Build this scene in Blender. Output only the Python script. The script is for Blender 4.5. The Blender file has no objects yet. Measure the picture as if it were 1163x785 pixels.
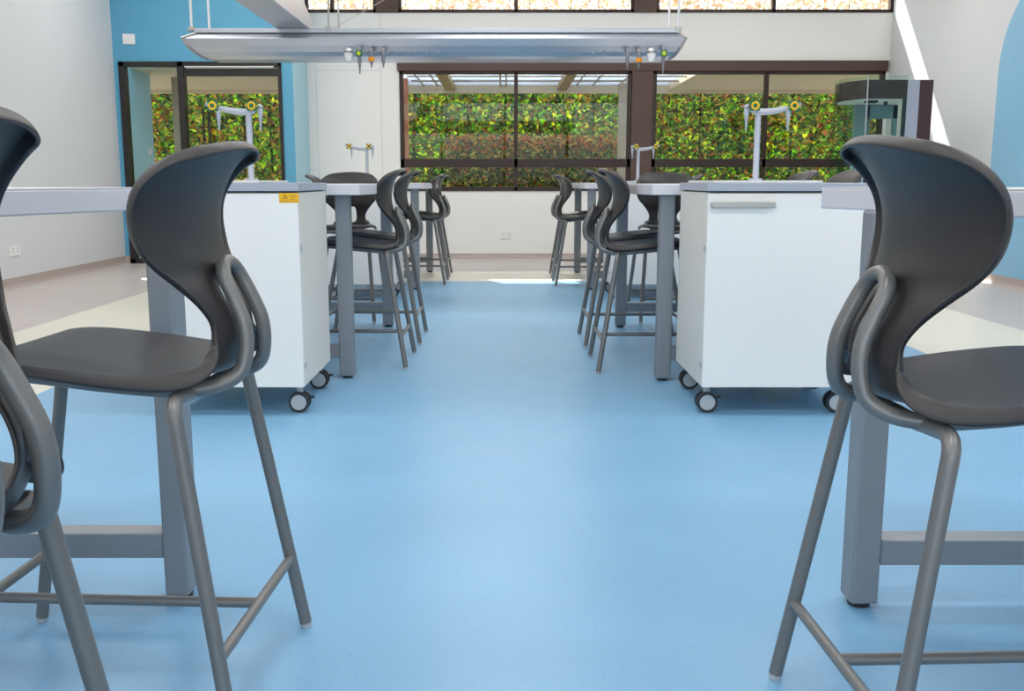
import bpy, bmesh, math, random
from mathutils import Vector, Matrix
random.seed(7)
PI = math.pi
C = bpy.context.scene.collection
sc = bpy.context.scene

# ------------------------------------------------------------------ camera
F, PX, PY, PITCH, H = 1108.0, 573.0, 392.5, math.radians(9.53), 0.92
W_, H_ = 1163.0, 785.0
cam_d = bpy.data.cameras.new('camera'); cam = bpy.data.objects.new('camera', cam_d); C.objects.link(cam)
cam_d.sensor_width = 36; cam_d.lens = F / W_ * 36; cam_d.clip_start = .05; cam_d.clip_end = 200
cam_d.shift_x = (W_/2 - PX) / W_
cam.location = (0, 0, H); cam.rotation_euler = (PI/2 - PITCH, 0, 0)
sc.camera = cam
cp, sp = math.cos(PITCH), math.sin(PITCH)
def ray(x, y):
    a, b = (x-PX)/F, (y-PY)/F
    return Vector((a, cp - b*sp, -sp - b*cp))
def P(x, y, D):                      # real-world point of the plane Y = D seen at pixel x, y
    r = ray(x, y); return Vector((0, 0, H)) + r*(D/r.y)
def PXs(x, y, D): return P(x, y, D).x
def PZ(y, D): return P(PX, y, D).z

# ------------------------------------------------------------------ materials
def mat(name, col, rough=.5, metal=0, spec=.5, noise=0, nscale=20, bump=0, bscale=200, coat=0):
    m = bpy.data.materials.new(name); m.use_nodes = True
    nt = m.node_tree; b = nt.nodes['Principled BSDF']
    b.inputs['Base Color'].default_value = (*col, 1); b.inputs['Roughness'].default_value = rough
    b.inputs['Metallic'].default_value = metal; b.inputs['Specular IOR Level'].default_value = spec
    b.inputs['Coat Weight'].default_value = coat
    tc = nt.nodes.new('ShaderNodeTexCoord')
    n = nt.nodes.new('ShaderNodeTexNoise'); n.inputs['Scale'].default_value = nscale
    n.inputs['Detail'].default_value = 4
    nt.links.new(tc.outputs['Object'], n.inputs['Vector'])
    r = nt.nodes.new('ShaderNodeMapRange'); nt.links.new(n.outputs['Fac'], r.inputs['Value'])
    r.inputs['To Min'].default_value = 1-noise; r.inputs['To Max'].default_value = 1+noise
    v = nt.nodes.new('ShaderNodeVectorMath'); v.operation = 'SCALE'; v.inputs[0].default_value = col
    nt.links.new(r.outputs[0], v.inputs['Scale']); nt.links.new(v.outputs[0], b.inputs['Base Color'])
    if bump:
        n2 = nt.nodes.new('ShaderNodeTexNoise'); n2.inputs['Scale'].default_value = bscale
        nt.links.new(tc.outputs['Object'], n2.inputs['Vector'])
        bp = nt.nodes.new('ShaderNodeBump'); bp.inputs['Strength'].default_value = bump; bp.inputs['Distance'].default_value = .002
        nt.links.new(n2.outputs['Fac'], bp.inputs['Height']); nt.links.new(bp.outputs[0], b.inputs['Normal'])
    return m
def s(r, g, b):                      # 8 bit sRGB to linear
    f = lambda c: (c/255/12.92) if c/255 <= .04045 else ((c/255+.055)/1.055)**2.4
    return (f(r), f(g), f(b))

def vinyl(name, col, fleck):
    m = mat(name, col, .38, 0, .5, .035, 3.0, .0)
    nt = m.node_tree; b = nt.nodes['Principled BSDF']
    tc = nt.nodes['Texture Coordinate'] if 'Texture Coordinate' in nt.nodes else None
    src = b.inputs['Base Color'].links[0].from_socket
    vo = nt.nodes.new('ShaderNodeTexVoronoi'); vo.inputs['Scale'].default_value = 45
    t2 = nt.nodes.new('ShaderNodeTexCoord'); nt.links.new(t2.outputs['Object'], vo.inputs['Vector'])
    cr = nt.nodes.new('ShaderNodeValToRGB'); cr.color_ramp.elements[0].position = .06; cr.color_ramp.elements[1].position = .13
    cr.color_ramp.elements[0].color = (1,1,1,1); cr.color_ramp.elements[1].color = (0,0,0,1)
    nt.links.new(vo.outputs['Distance'], cr.inputs[0])
    mu = nt.nodes.new('ShaderNodeMath'); mu.operation = 'MULTIPLY'; mu.inputs[1].default_value = .9
    nt.links.new(cr.outputs[0], mu.inputs[0])
    mx = nt.nodes.new('ShaderNodeMix'); mx.data_type = 'RGBA'
    nt.links.new(mu.outputs[0], mx.inputs['Factor']); nt.links.new(src, mx.inputs[6]); mx.inputs[7].default_value = (*fleck, 1)
    nt.links.new(mx.outputs[2], b.inputs['Base Color'])
    n3 = nt.nodes.new('ShaderNodeTexNoise'); n3.inputs['Scale'].default_value = 6; nt.links.new(t2.outputs['Object'], n3.inputs['Vector'])
    r3 = nt.nodes.new('ShaderNodeMapRange'); r3.inputs['To Min'].default_value = .27; r3.inputs['To Max'].default_value = .45
    nt.links.new(n3.outputs['Fac'], r3.inputs['Value']); nt.links.new(r3.outputs[0], b.inputs['Roughness'])
    return m

def glass_mat(name, tint=(1,1,1), refl=1.0):
    m = bpy.data.materials.new(name); m.use_nodes = True; nt = m.node_tree
    nt.nodes.remove(nt.nodes['Principled BSDF']); out = nt.nodes['Material Output']
    t = nt.nodes.new('ShaderNodeBsdfTransparent'); t.inputs[0].default_value = (*tint, 1)
    g = nt.nodes.new('ShaderNodeBsdfGlossy'); g.inputs['Roughness'].default_value = .01
    fr = nt.nodes.new('ShaderNodeLayerWeight'); fr.inputs['Blend'].default_value = .5
    pw = nt.nodes.new('ShaderNodeMath'); pw.operation = 'POWER'; pw.inputs[1].default_value = 4
    nt.links.new(fr.outputs['Facing'], pw.inputs[0])
    mu = nt.nodes.new('ShaderNodeMath'); mu.operation = 'MULTIPLY_ADD'; mu.inputs[1].default_value = .6*refl; mu.inputs[2].default_value = .035*refl; mu.use_clamp = True
    nt.links.new(pw.outputs[0], mu.inputs[0])
    mx = nt.nodes.new('ShaderNodeMixShader'); nt.links.new(mu.outputs[0], mx.inputs[0])
    nt.links.new(t.outputs[0], mx.inputs[1]); nt.links.new(g.outputs[0], mx.inputs[2]); nt.links.new(mx.outputs[0], out.inputs[0])
    return m

M = {}
M['white_wall'] = mat('white plaster', s(241,240,237), .75, noise=.02, nscale=2, bump=.15)
M['left_wall'] = mat('pale grey plaster', s(214,216,219), .75, noise=.035, nscale=1.5, bump=.2)
M['blue_wall'] = mat('blue paint', s(92,166,200), .55, noise=.02, nscale=2, bump=.1)
M['pale_and_lit_blue'] = mat('pale blue paint and lit return', s(176,216,232), .5, noise=.02, nscale=2)  # garden wall's own colour; on the return, window light put into colour
M['sky_blue'] = mat('sky blue paint', s(140,190,222), .55, noise=.02, nscale=2)
M['blue_floor'] = vinyl('blue vinyl', s(128,178,214), s(96,150,196))
M['cream_floor'] = vinyl('cream vinyl', s(226,222,208), s(205,198,182))
M['beige_floor'] = vinyl('warm grey vinyl', s(196,186,182), s(176,165,160))
M['coving'] = mat('coved vinyl skirting', s(178,164,158), .45, noise=.03)
M['brown'] = mat('brown aluminium', s(84,64,56), .42, .2, noise=.04, nscale=6)
M['dark_brown'] = mat('dark brown aluminium', s(52,36,32), .4, .2, noise=.04)
M['black_frame'] = mat('near black aluminium', s(44,40,40), .4, .2, noise=.04)
M['glass'] = glass_mat('window glass', (.96,.985,.975), .45)
M['cup_glass'] = glass_mat('green tinted glass', (.86,.94,.90), .5)
M['shell'] = mat('charcoal plastic', s(50,46,47), .36, 0, .5, .05, 60, .3, 900)
M['tube'] = mat('grey painted steel tube', s(122,121,120), .36, .35, .5, .03, 20, .1, 500)
M['leg'] = mat('grey powder coated steel', s(142,146,152), .42, .25, .5, .03, 10, .1, 600)
M['cap'] = mat('pale grey plastic cap', s(180,182,186), .4)
M['rubber'] = mat('black rubber', s(38,42,48), .55)
M['laminate'] = mat('off white laminate', s(222,221,224), .3, noise=.015, nscale=8)
M['edge'] = mat('pale grey edging', s(212,210,216), .4, noise=.02, nscale=8)
M['worktop'] = mat('grey worktop', s(170,174,186), .35, noise=.03, nscale=15)
M['trolley'] = mat('white melamine', s(246,242,238), .35, noise=.012, nscale=3)
M['trolley_side'] = mat('warm white melamine', s(230,224,215), .4, noise=.012, nscale=3)
M['steel'] = mat('brushed steel', s(176,172,168), .3, .9, noise=.06, nscale=80)
M['boom'] = mat('silver anodised aluminium', s(186,190,198), .32, .75, noise=.03, nscale=5)
M['rod'] = mat('white steel rod', s(222,222,224), .35, .2)
M['tap'] = mat('pale grey coated brass', s(186,190,202), .3, .2)
M['tap_dark'] = mat('grey nozzle', s(128,130,138), .35, .4)
M['yellow'] = mat('yellow plastic', s(240,190,30), .4)
M['green'] = mat('green plastic', s(30,110,70), .4)
M['orange'] = mat('orange plastic', s(238,150,20), .4)
M['lime'] = mat('lime plastic', s(200,210,30), .4)
M['label'] = mat('yellow sticker', s(250,188,12), .45)
M['ink'] = mat('black ink', s(50,36,14), .5)
M['plate'] = mat('white switch plastic', s(240,240,240), .35)
M['soffit'] = mat('tan soffit boards', s(226,210,182), .6, noise=.04, nscale=4)
M['beam'] = mat('tan painted beam', s(176,154,116), .6, noise=.05)
M['brick'] = mat('terracotta render', s(190,120,92), .7, noise=.1, nscale=12)
M['post'] = mat('grey stone post', s(176,160,142), .7, noise=.14, nscale=14)
M['paving'] = mat('concrete paving', s(222,216,206), .8, noise=.08, nscale=4)
M['teal_grey'] = mat('blue grey panel', s(120,150,158), .4)
M['lilac_grey'] = mat('pale lilac grey panel', s(178,178,192), .4)
M['maroon'] = mat('dark maroon panel', s(82,62,64), .6, 0, .2)
M['ceiling'] = mat('white ceiling tile', s(238,238,236), .8, noise=.01)
def poly_mat():
    m = bpy.data.materials.new('frosted roof sheet'); m.use_nodes = True; nt = m.node_tree
    nt.nodes.remove(nt.nodes['Principled BSDF']); out = nt.nodes['Material Output']
    t = nt.nodes.new('ShaderNodeBsdfTranslucent'); t.inputs[0].default_value = (.80,.87,.95,1)
    d = nt.nodes.new('ShaderNodeBsdfDiffuse'); d.inputs[0].default_value = (.8,.86,.93,1)
    n = nt.nodes.new('ShaderNodeTexNoise'); n.inputs['Scale'].default_value = 2
    mx = nt.nodes.new('ShaderNodeMixShader'); nt.links.new(n.outputs['Fac'], mx.inputs[0])
    nt.links.new(t.outputs[0], mx.inputs[1]); nt.links.new(d.outputs[0], mx.inputs[2]); nt.links.new(mx.outputs[0], out.inputs[0])
    return m
M['poly'] = poly_mat()
def leaf_mat():
    m = bpy.data.materials.new('hedge leaves'); m.use_nodes = True; nt = m.node_tree
    b = nt.nodes['Principled BSDF']; out = nt.nodes['Material Output']
    a = nt.nodes.new('ShaderNodeAttribute'); a.attribute_name = 'leaf_col'
    nt.links.new(a.outputs['Color'], b.inputs['Base Color']); b.inputs['Roughness'].default_value = .4
    b.inputs['Specular IOR Level'].default_value = .6
    t = nt.nodes.new('ShaderNodeBsdfTranslucent'); nt.links.new(a.outputs['Color'], t.inputs[0])
    mx = nt.nodes.new('ShaderNodeMixShader'); mx.inputs[0].default_value = .55
    nt.links.new(b.outputs[0], mx.inputs[1]); nt.links.new(t.outputs[0], mx.inputs[2]); nt.links.new(mx.outputs[0], out.inputs[0])
    return m
M['leaf'] = leaf_mat()
def inner_mat():
    m = bpy.data.materials.new('dense inner foliage'); m.use_nodes = True; nt = m.node_tree
    b = nt.nodes['Principled BSDF']; out = nt.nodes['Material Output']
    tc = nt.nodes.new('ShaderNodeTexCoord'); v = nt.nodes.new('ShaderNodeTexVoronoi'); v.inputs['Scale'].default_value = 16
    nt.links.new(tc.outputs['Object'], v.inputs['Vector'])
    cr = nt.nodes.new('ShaderNodeValToRGB'); nt.links.new(v.outputs['Color'], cr.inputs[0])
    e = cr.color_ramp.elements; e[0].position = .2; e[0].color = (*s(60,110,46),1); e[1].position = .9; e[1].color = (*s(240,214,110),1)
    k = e.new(.55); k.color = (*s(140,190,76),1)
    nt.links.new(cr.outputs[0], b.inputs['Base Color']); b.inputs['Roughness'].default_value = .8
    t = nt.nodes.new('ShaderNodeBsdfTranslucent'); nt.links.new(cr.outputs[0], t.inputs[0])
    mx = nt.nodes.new('ShaderNodeMixShader'); mx.inputs[0].default_value = .8
    nt.links.new(b.outputs[0], mx.inputs[1]); nt.links.new(t.outputs[0], mx.inputs[2]); nt.links.new(mx.outputs[0], out.inputs[0])
    return m
M['inner'] = inner_mat()
M['hedge_core'] = mat('hedge inner twigs', s(46,70,34), .9, noise=.5, nscale=16)

# ------------------------------------------------------------------ mesh helpers
class MB:
    def __init__(self): self.v = []; self.f = []
    def add(self, vs, fs):
        n = len(self.v); self.v += [tuple(p) for p in vs]; self.f += [tuple(i+n for i in q) for q in fs]; return self
    def box(self, x0, x1, y0, y1, z0, z1):
        x0,x1 = sorted((x0,x1)); y0,y1 = sorted((y0,y1)); z0,z1 = sorted((z0,z1))
        return self.add([(x0,y0,z0),(x1,y0,z0),(x1,y1,z0),(x0,y1,z0),(x0,y0,z1),(x1,y0,z1),(x1,y1,z1),(x0,y1,z1)],
                        [(3,2,1,0),(4,5,6,7),(0,1,5,4),(1,2,6,5),(2,3,7,6),(3,0,4,7)])
    def prism(self, pts, z0, z1):
        n = len(pts)
        a = sum(pts[i][0]*pts[(i+1)%n][1]-pts[(i+1)%n][0]*pts[i][1] for i in range(n))
        if a < 0: pts = pts[::-1]
        return self.add([(x,y,z0) for x,y in pts]+[(x,y,z1) for x,y in pts],
                        [tuple(range(n-1,-1,-1)), tuple(range(n,2*n))]+[(i,(i+1)%n,n+(i+1)%n,n+i) for i in range(n)])
    def tube(self, pts, r, n=14, cap=True, smooth=0):
        pts = [Vector(p) for p in pts]
        if smooth: pts = catmull(pts, smooth)
        rs = r if isinstance(r, (list,tuple)) else [r]*len(pts)
        if len(rs) != len(pts): rs = [rs[int(i*(len(rs)-1)/(len(pts)-1)+.5)] for i in range(len(pts))]
        up = None; vs = []; fs = []
        for i, p in enumerate(pts):
            t = (pts[min(i+1,len(pts)-1)]-pts[max(i-1,0)]).normalized()
            if up is None:
                up = Vector((0,0,1)) if abs(t.z) < .9 else Vector((1,0,0))
            a = (up - t*up.dot(t)).normalized(); up = a; b = t.cross(a)
            for k in range(n):
                th = 2*PI*k/n; vs.append(p + (a*math.cos(th)+b*math.sin(th))*rs[i])
        for i in range(len(pts)-1):
            for k in range(n):
                fs.append((i*n+k, i*n+(k+1)%n, (i+1)*n+(k+1)%n, (i+1)*n+k))
        if cap: fs.append(tuple(range(n-1,-1,-1))); fs.append(tuple(range((len(pts)-1)*n, len(pts)*n)))
        return self.add(vs, fs)
    def cyl(self, c, axis, r, h, n=24, r2=None):
        a = Vector(axis).normalized(); c = Vector(c)
        return self.tube([c-a*h/2, c+a*h/2], [r, r if r2 is None else r2], n)
    def build(self, name, m, parent=None, bevel=0, smooth=False, seg=2):
        me = bpy.data.meshes.new(name); me.from_pydata(self.v, [], self.f); me.update()
        o = bpy.data.objects.new(name, me); C.objects.link(o); me.materials.append(m)
        if parent: o.parent = parent
        if smooth:
            for p in me.polygons: p.use_smooth = True
            e = o.modifiers.new('edges', 'EDGE_SPLIT'); e.split_angle = math.radians(38)
        if bevel:
            b = o.modifiers.new('bevel', 'BEVEL'); b.width = bevel; b.segments = seg; b.limit_method = 'ANGLE'
        return o
def catmull(pts, k):
    out = []; n = len(pts)
    for i in range(n-1):
        p0 = pts[max(i-1,0)]; p1 = pts[i]; p2 = pts[i+1]; p3 = pts[min(i+2,n-1)]
        for j in range(k):
            t = j/k
            out.append(.5*((2*p1)+(p2-p0)*t+(2*p0-5*p1+4*p2-p3)*t*t+(3*p1-p0-3*p2+p3)*t**3))
    out.append(pts[-1]); return out
def tag(o, label, cat, group=None, kind=None):
    o['label'] = label; o['category'] = cat
    if group: o['group'] = group
    if kind: o['kind'] = kind
    return o
def thing(name, label, cat, loc=(0,0,0), rz=0, group=None):
    o = bpy.data.objects.new(name, None); o.empty_display_size = .1; C.objects.link(o)
    o.location = loc; o.rotation_euler = (0,0,rz); return tag(o, label, cat, group)
def struct(o): o['kind'] = 'structure'; return o
def dup(root, loc, rz, label):
    def cp_(o, par):
        c = o.copy(); C.objects.link(c); c.parent = par
        for ch in kids[o.name]: cp_(ch, c)
        return c
    kids = {}
    def walk(o):
        kids[o.name] = [q for q in allo if q.parent == o]
        for q in kids[o.name]: walk(q)
    allo = list(C.objects); walk(root)
    r = cp_(root, None); r.location = loc; r.rotation_euler = (0,0,rz); r['label'] = label
    return r

# ------------------------------------------------------------------ setting
DW, DB = 12.0, 11.17           # window wall, blue door wall
XL, XR = -4.33, 4.58
ZC = 3.75
XRn = 4.05                      # right wall, camera end (the wall runs a little askew)
Y0 = -4.5
def xr(y): return XRn + (XR-XRn)*(y-Y0)/(DW-Y0)
fl = MB().box(-2.05, 2.29, Y0, 9.12, -.05, 0).build('floor', M['blue_floor']); struct(fl)
cf = MB().box(-3.03, -2.05, Y0, 10.12, -.05, 0).box(2.29, 3.25, Y0, 10.12, -.05, 0).box(-2.05, 2.29, 9.12, 10.12, -.05, 0).build('floor', M['cream_floor']); struct(cf)
bf = MB().box(XL-.2, -3.03, Y0, DW+.2, -.05, 0).box(3.25, XR+.2, Y0, DW+.2, -.05, 0).box(-3.03, 3.25, 10.12, DW+.2, -.05, 0).build('floor', M['beige_floor']); struct(bf)
struct(MB().box(XL-.2, XR+.2, Y0, DW+.15, ZC, ZC+.15).build('ceiling', M['ceiling']))
struct(MB().box(XL-.15, XL, Y0, DB+.15, 0, ZC).build('wall_left', M['left_wall']))
struct(MB().prism([(xr(Y0),Y0),(XR,DW),(XR+.15,DW),(xr(Y0)+.15,Y0)], 0, ZC).build('wall_right', M['left_wall']))
def coving(path, h, name):
    mb = MB(); prof = [(0,0),(0.035,0),(.022,.006),(.010,.02),(.006,.035),(.005,h),(0,h)]
    for (a, b, nx, ny) in path:
        n = len(prof); vs = [(p[0]+nx*q[0], p[1]+ny*q[0], q[1]+.0005) for p in (a,b) for q in prof]
        mb.add(vs, [(i,(i+1)%n,n+(i+1)%n,n+i) for i in range(n)])
    return struct(mb.build(name, M['coving'], smooth=True))
coving([((XL,Y0),(XL,DB),1,0)], .085, 'baseboard_left')
coving([((xr(Y0),Y0),(XR,DW),-1,0)], .085, 'baseboard_right')
# openings
# --- blue door wall
dx0, dx1 = PXs(137.5,120,DB), PXs(321,120,DB); dz1 = PZ(70,DB)
XB = PXs(334,130,DB)
struct(MB().box(XL, dx0, DB, DB+.15, 0, ZC).box(dx1, XB, DB, DB+.15, 0, ZC).box(dx0, dx1, DB, DB+.15, dz1, ZC).build('wall_door_side', M['blue_wall']))
struct(MB().box(XB-.12, XB, DB+.15, DW+.1, 0, ZC).box(XB-.0005, XB+.0015, DB, DB+.15, 0, ZC).build('wall_return', M['pale_and_lit_blue']))  # side of the blue wall coloured paler for window light on it
coving([((XL,DB),(dx0,DB),0,-1),((dx1,DB),(XB,DB),0,-1),((XB,DB),(XB,DW),1,0)], .085, 'baseboard_door_side')
# --- window wall
wx = dict(a=PXs(454,120,DW), b=PXs(717,120,DW), c=PXs(741,120,DW), d=PXs(1006,75,DW))
wz0, wz1 = PZ(217,DW), PZ(69,DW)
uz0 = PZ(14.5,DW); uz1 = 3.5
ux0 = PXs(300,10,DW)
bw = MB()
bw.box(XB, wx['a'], DW, DW+.15, 0, uz0).box(wx['a'], XR+.15, DW, DW+.15, 0, wz0).box(wx['a'], XR+.15, DW, DW+.15, wz1, uz0)
bw.box(wx['d'], XR+.15, DW, DW+.15, wz0, wz1).box(XB, XR+.15, DW, DW+.15, uz1, ZC)
struct(bw.build('wall_back', M['white_wall']))
coving([((XB,DW),(XR,DW),0,-1)], .05, 'baseboard_back')
# faint panel joints on the white wall left of the windows
jt = MB()
for x in (PXs(360,120,DW), PXs(433,120,DW)): jt.box(x-.003, x+.003, DW-.004, DW, .05, uz0)
jt.box(PXs(360,120,DW), PXs(433,120,DW), DW-.004, DW, PZ(80,DW)-.003, PZ(80,DW)+.003)
struct(jt.build('trim_1', M['edge']))
# window 1: brown header, post and dark frames
T = .06
def frame_box(mb, x0, x1, z0, z1, y0=DW-.02, y1=DW+.08): mb.box(x0, x1, y0, y1, z0, z1)
z_hb = PZ(81,DW)
w1 = thing('window_1', 'x', 'x'); del w1['label']; del w1['category']; struct(w1)
hd = MB(); hd.box(wx['a']-.02, wx['d']+.02, DW-.04, DW+.1, z_hb, wz1).box(wx['b'], wx['c'], DW-.035, DW+.1, wz0-.001, z_hb); hd.build('window_header', M['brown'], w1, .004)
def light_pair(par, x0, x1, z0, z1, zr0, zr1, xm, t=.045, tm=.022):
    mb = MB(); y0, y1 = DW-.015, DW+.07
    mb.box(x0, x0+t, y0, y1, z0, z1).box(x1-t, x1, y0, y1, z0, z1).box(x0, x1, y0, y1, z1-t*.7, z1).box(x0, x1, y0, y1, z0, z0+t*1.1)
    if zr0: mb.box(x0, x1, y0, y1, zr0, zr1)
    mb.box(xm-tm, xm+tm, y0, y1, z0, z1)
    mb.build('window_frame', M['dark_brown'], par, .003)
    g = MB()
    for a, b in ((x0+t, xm-tm), (xm+tm, x1-t)):
        if zr0: g.box(a, b, DW+.025, DW+.031, z0+t, zr0); g.box(a, b, DW+.025, DW+.031, zr1, z1-t*.7)
        else: g.box(a, b, DW+.025, DW+.031, z0+t, z1-t*.7)
    g.build('pane', M['glass'], par)
zr0, zr1 = PZ(190,DW), PZ(180.5,DW)
light_pair(w1, wx['a'], wx['b'], wz0, z_hb, zr0, zr1, PXs(586,120,DW))
w2 = bpy.data.objects.new('window_2', None); C.objects.link(w2); struct(w2)
light_pair(w2, wx['c'], wx['d'], wz0, z_hb, zr0, zr1, PXs(869.5,130,DW))
w3 = bpy.data.objects.new('window_3', None); C.objects.link(w3); struct(w3)
q = [PXs(x,8,DW) for x in (427,452.5,720,745.5,1013)]
MB().box(q[0], q[1], DW-.03, DW+.1, uz0, uz1).box(q[2], q[3], DW-.03, DW+.1, uz0, uz1).build('window_post', M['brown'], w3, .004)
light_pair(w3, XB, q[0], uz0, uz1, 0, 0, (XB+q[0])/2-.1, .035)
light_pair(w3, q[1], q[2], uz0, uz1, 0, 0, PXs(586,8,DW), .035)
light_pair(w3, q[3], XR, uz0, uz1, 0, 0, PXs(879,8,DW), .035)
# door 1
d1 = bpy.data.objects.new('door_1', None); C.objects.link(d1); struct(d1)
xm0, xm1 = PXs(203.5,120,DB), PXs(210.5,120,DB)
dt = .065
fr = MB(); y0, y1 = DB-.02, DB+.1
fr.box(dx0, dx0+dt, y0, y1, 0, dz1).box(dx1-dt*.6, dx1, y0, y1, 0, dz1).box(dx0, dx1, y0, y1, dz1-.055, dz1).box(xm0, xm1, y0, y1, 0, dz1)
fr.box(dx0, dx1, y0, y1, 0, .05)
fr.box(xm1, dx1, y0+.02, y1-.02, PZ(86,DB), PZ(78,DB))
fr.build('door_frame', M['black_frame'], d1, .004)
MB().box(dx0+dt, xm0, DB+.03, DB+.038, .05, dz1-.055).box(xm1, dx1-dt*.6, DB+.03, DB+.038, .05, PZ(86,DB)).build('pane', M['glass'], d1)
MB().box(xm1+.02, dx1-.08, DB-.03, DB-.015, PZ(76.8,DB), PZ(75.4,DB)).build('closer_rail', M['rod'], d1)
hx = PXs(233,140,DB)
h = MB()
for hh in (hx, hx+.06):
    h.tube([(hh, DB-.06, 0.95), (hh, DB-.06, PZ(124,DB))], .012)
for zz in (1.05, PZ(128,DB)): h.tube([(hx, DB-.06, zz), (hx, DB+.03, zz)], .008).tube([(hx+.06, DB-.06, zz), (hx+.06, DB+.03, zz)], .008)
h.build('door_handle', M['black_frame'], d1, smooth=True)
# blue painted area with a rounded corner on the right wall
yb, ztop, R_ = 9.15, 2.62, .75
pts = [(yb, .085), (yb, ztop-R_)]
for k in range(1, 13):
    a = PI*k/24; pts.append((yb-R_+R_*math.cos(a), ztop-R_+R_*math.sin(a)))
pts += [(2.0, ztop), (2.0, .085)]
mb = MB(); n = len(pts)
mb.add([(xr(y)-o, y, z) for o in (.004, -.001) for y, z in pts], [tuple(range(n)), tuple(range(2*n-1,n-1,-1))]+[(i,n+i,n+(i+1)%n,(i+1)%n) for i in range(n)])
struct(mb.build('trim_2', M['sky_blue']))
# unseen camera-end wall; wide window opening added to let sky light in
rw = MB(); rw.box(XL-.15, -3.6, Y0-.15, Y0, 0, ZC).box(3.6, XR, Y0-.15, Y0, 0, ZC).box(-3.6, 3.6, Y0-.15, Y0, 0, .8).box(-3.6, 3.6, Y0-.15, Y0, 3.2, ZC)
struct(rw.build('wall_front', M['white_wall']))
w4 = bpy.data.objects.new('sky_fill_window', None); C.objects.link(w4); struct(w4)
mb = MB()
for k in range(5): mb.box(-3.6+k*1.8-.03, -3.6+k*1.8+.03, Y0-.1, Y0-.02, .8, 3.2)
mb.box(-3.6, 3.6, Y0-.1, Y0-.02, .8, .86).box(-3.6, 3.6, Y0-.1, Y0-.02, 3.14, 3.2).build('window_frame', M['dark_brown'], w4)
MB().box(-3.57, 3.57, Y0-.07, Y0-.064, .86, 3.14).build('pane', M['glass'], w4)

# ------------------------------------------------------------------ wall fittings
def plate(name, x, y, z, w, hgt, face, label, cat, kind='socket'):
    t = thing(name, label, cat, (x,y,z), 0 if face == 'y' else PI/2)
    MB().box(-w/2, w/2, -.012, .0, -hgt/2, hgt/2).build('face_plate', M['plate'], t, .002)
    if kind == 'socket':
        for dx in (-w*.22, w*.22):
            MB().box(dx-.006, dx+.006, -.015, -.012, hgt*.12, hgt*.3).build('rocker', M['cap'], t)
            g = MB()
            for a in (-.007, .007): g.box(dx+a-.0015, dx+a+.0015, -.013, -.012, -hgt*.12, hgt*.0)
            g.box(dx-.0015, dx+.0015, -.013, -.012, -hgt*.3, -hgt*.18).build('socket_slots', M['rubber'], t)
    else:
        MB().box(-w*.36, w*.36, -.016, -.012, -hgt*.34, hgt*.34).build('rocker', M['plate'], t, .002)
    return t
p = P(575,267,DW); plate('wall_socket', p.x, DW, p.z, .14, .09, 'y', 'white double power socket on the white wall below the windows', 'socket')
p = P(146.5,44.5,DB); plate('wall_switch', p.x, DB, p.z, .135, .11, 'y', 'white blank plate high on the blue wall above the glass door', 'switch', 'switch')
r = ray(16,285); k = XL/r.x; p = Vector((0,0,H))+r*k
plate('wall_socket', XL, p.y, p.z, .16, .085, 'x', 'white power socket low on the pale grey wall at the left', 'socket')

# ------------------------------------------------------------------ outdoors
struct(MB().box(-12, 12, DW+.2, 18, -.12, -.02).build('ground', M['paving']))
hz = PZ(84,DW+.2)
xs_l = PXs(741,100,13); 
# frosted roof sheets over the left window and tan soffit over the right and over the door
PE = 14.2
sof = MB().box(PXs(778,100,13), 7.5, DW+.17, PE, hz+.0, hz+.10).box(-7.5, XB-.14, DB+.4, PE, hz, hz+.1).box(XB-.14, wx['a']-.15, DW+.17, PE, hz, hz+.1).box(-7.5, 7.5, PE, PE+.12, hz-.05, hz+.14)
so = sof.build('porch_soffit', M['soffit']); tag(so, 'tan boarded porch ceiling outside, over the right windows and the glass door', 'ceiling')
for i, (xa, xb) in enumerate(((wx['a']-.15, PXs(506,95,13)), (PXs(506,95,13), PXs(644,95,13)), (PXs(644,95,13), PXs(778,100,13)))):
    rs = MB().box(xa+.03, xb-.03, DW+.17, PE-.01, hz+.062, hz+.08).build('roof_sheet', M['poly'])
    tag(rs, ['frosted porch roof sheet nearest the white wall, above the left windows','frosted porch roof sheet between the two tan beams','frosted porch roof sheet right of the second tan beam, reaching the right windows'][i], 'roof sheet')
for i, (xa, xb) in enumerate(((500,512),(638.5,650))):
    a, b = PXs(xa,95,13), PXs(xb,95,13)
    tag(MB().box(a, b, DW+.17, PE-.01, hz-.02, hz+.06).build('porch_beam', M['beam'], bevel=.004), ['left tan beam crossing under the frosted porch roof','right tan beam crossing under the frosted porch roof'][i], 'beam', )
gl = MB()
for x in (473, 490, 568, 575, 662, 682, 714): gl.tube([(PXs(x,95,13),12.2,hz+.05),(PXs(x,95,13),14.2,hz+.05)], .012, 8)
for yy in (12.9, 13.5): gl.tube([(wx['a'],yy,hz+.045),(PXs(778,100,13),yy,hz+.045)], .012, 8)
tag(gl.build('porch_roof_bars', M['post'], smooth=True), 'thin bars holding the frosted porch roof sheets outside', 'roof bars')
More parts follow.
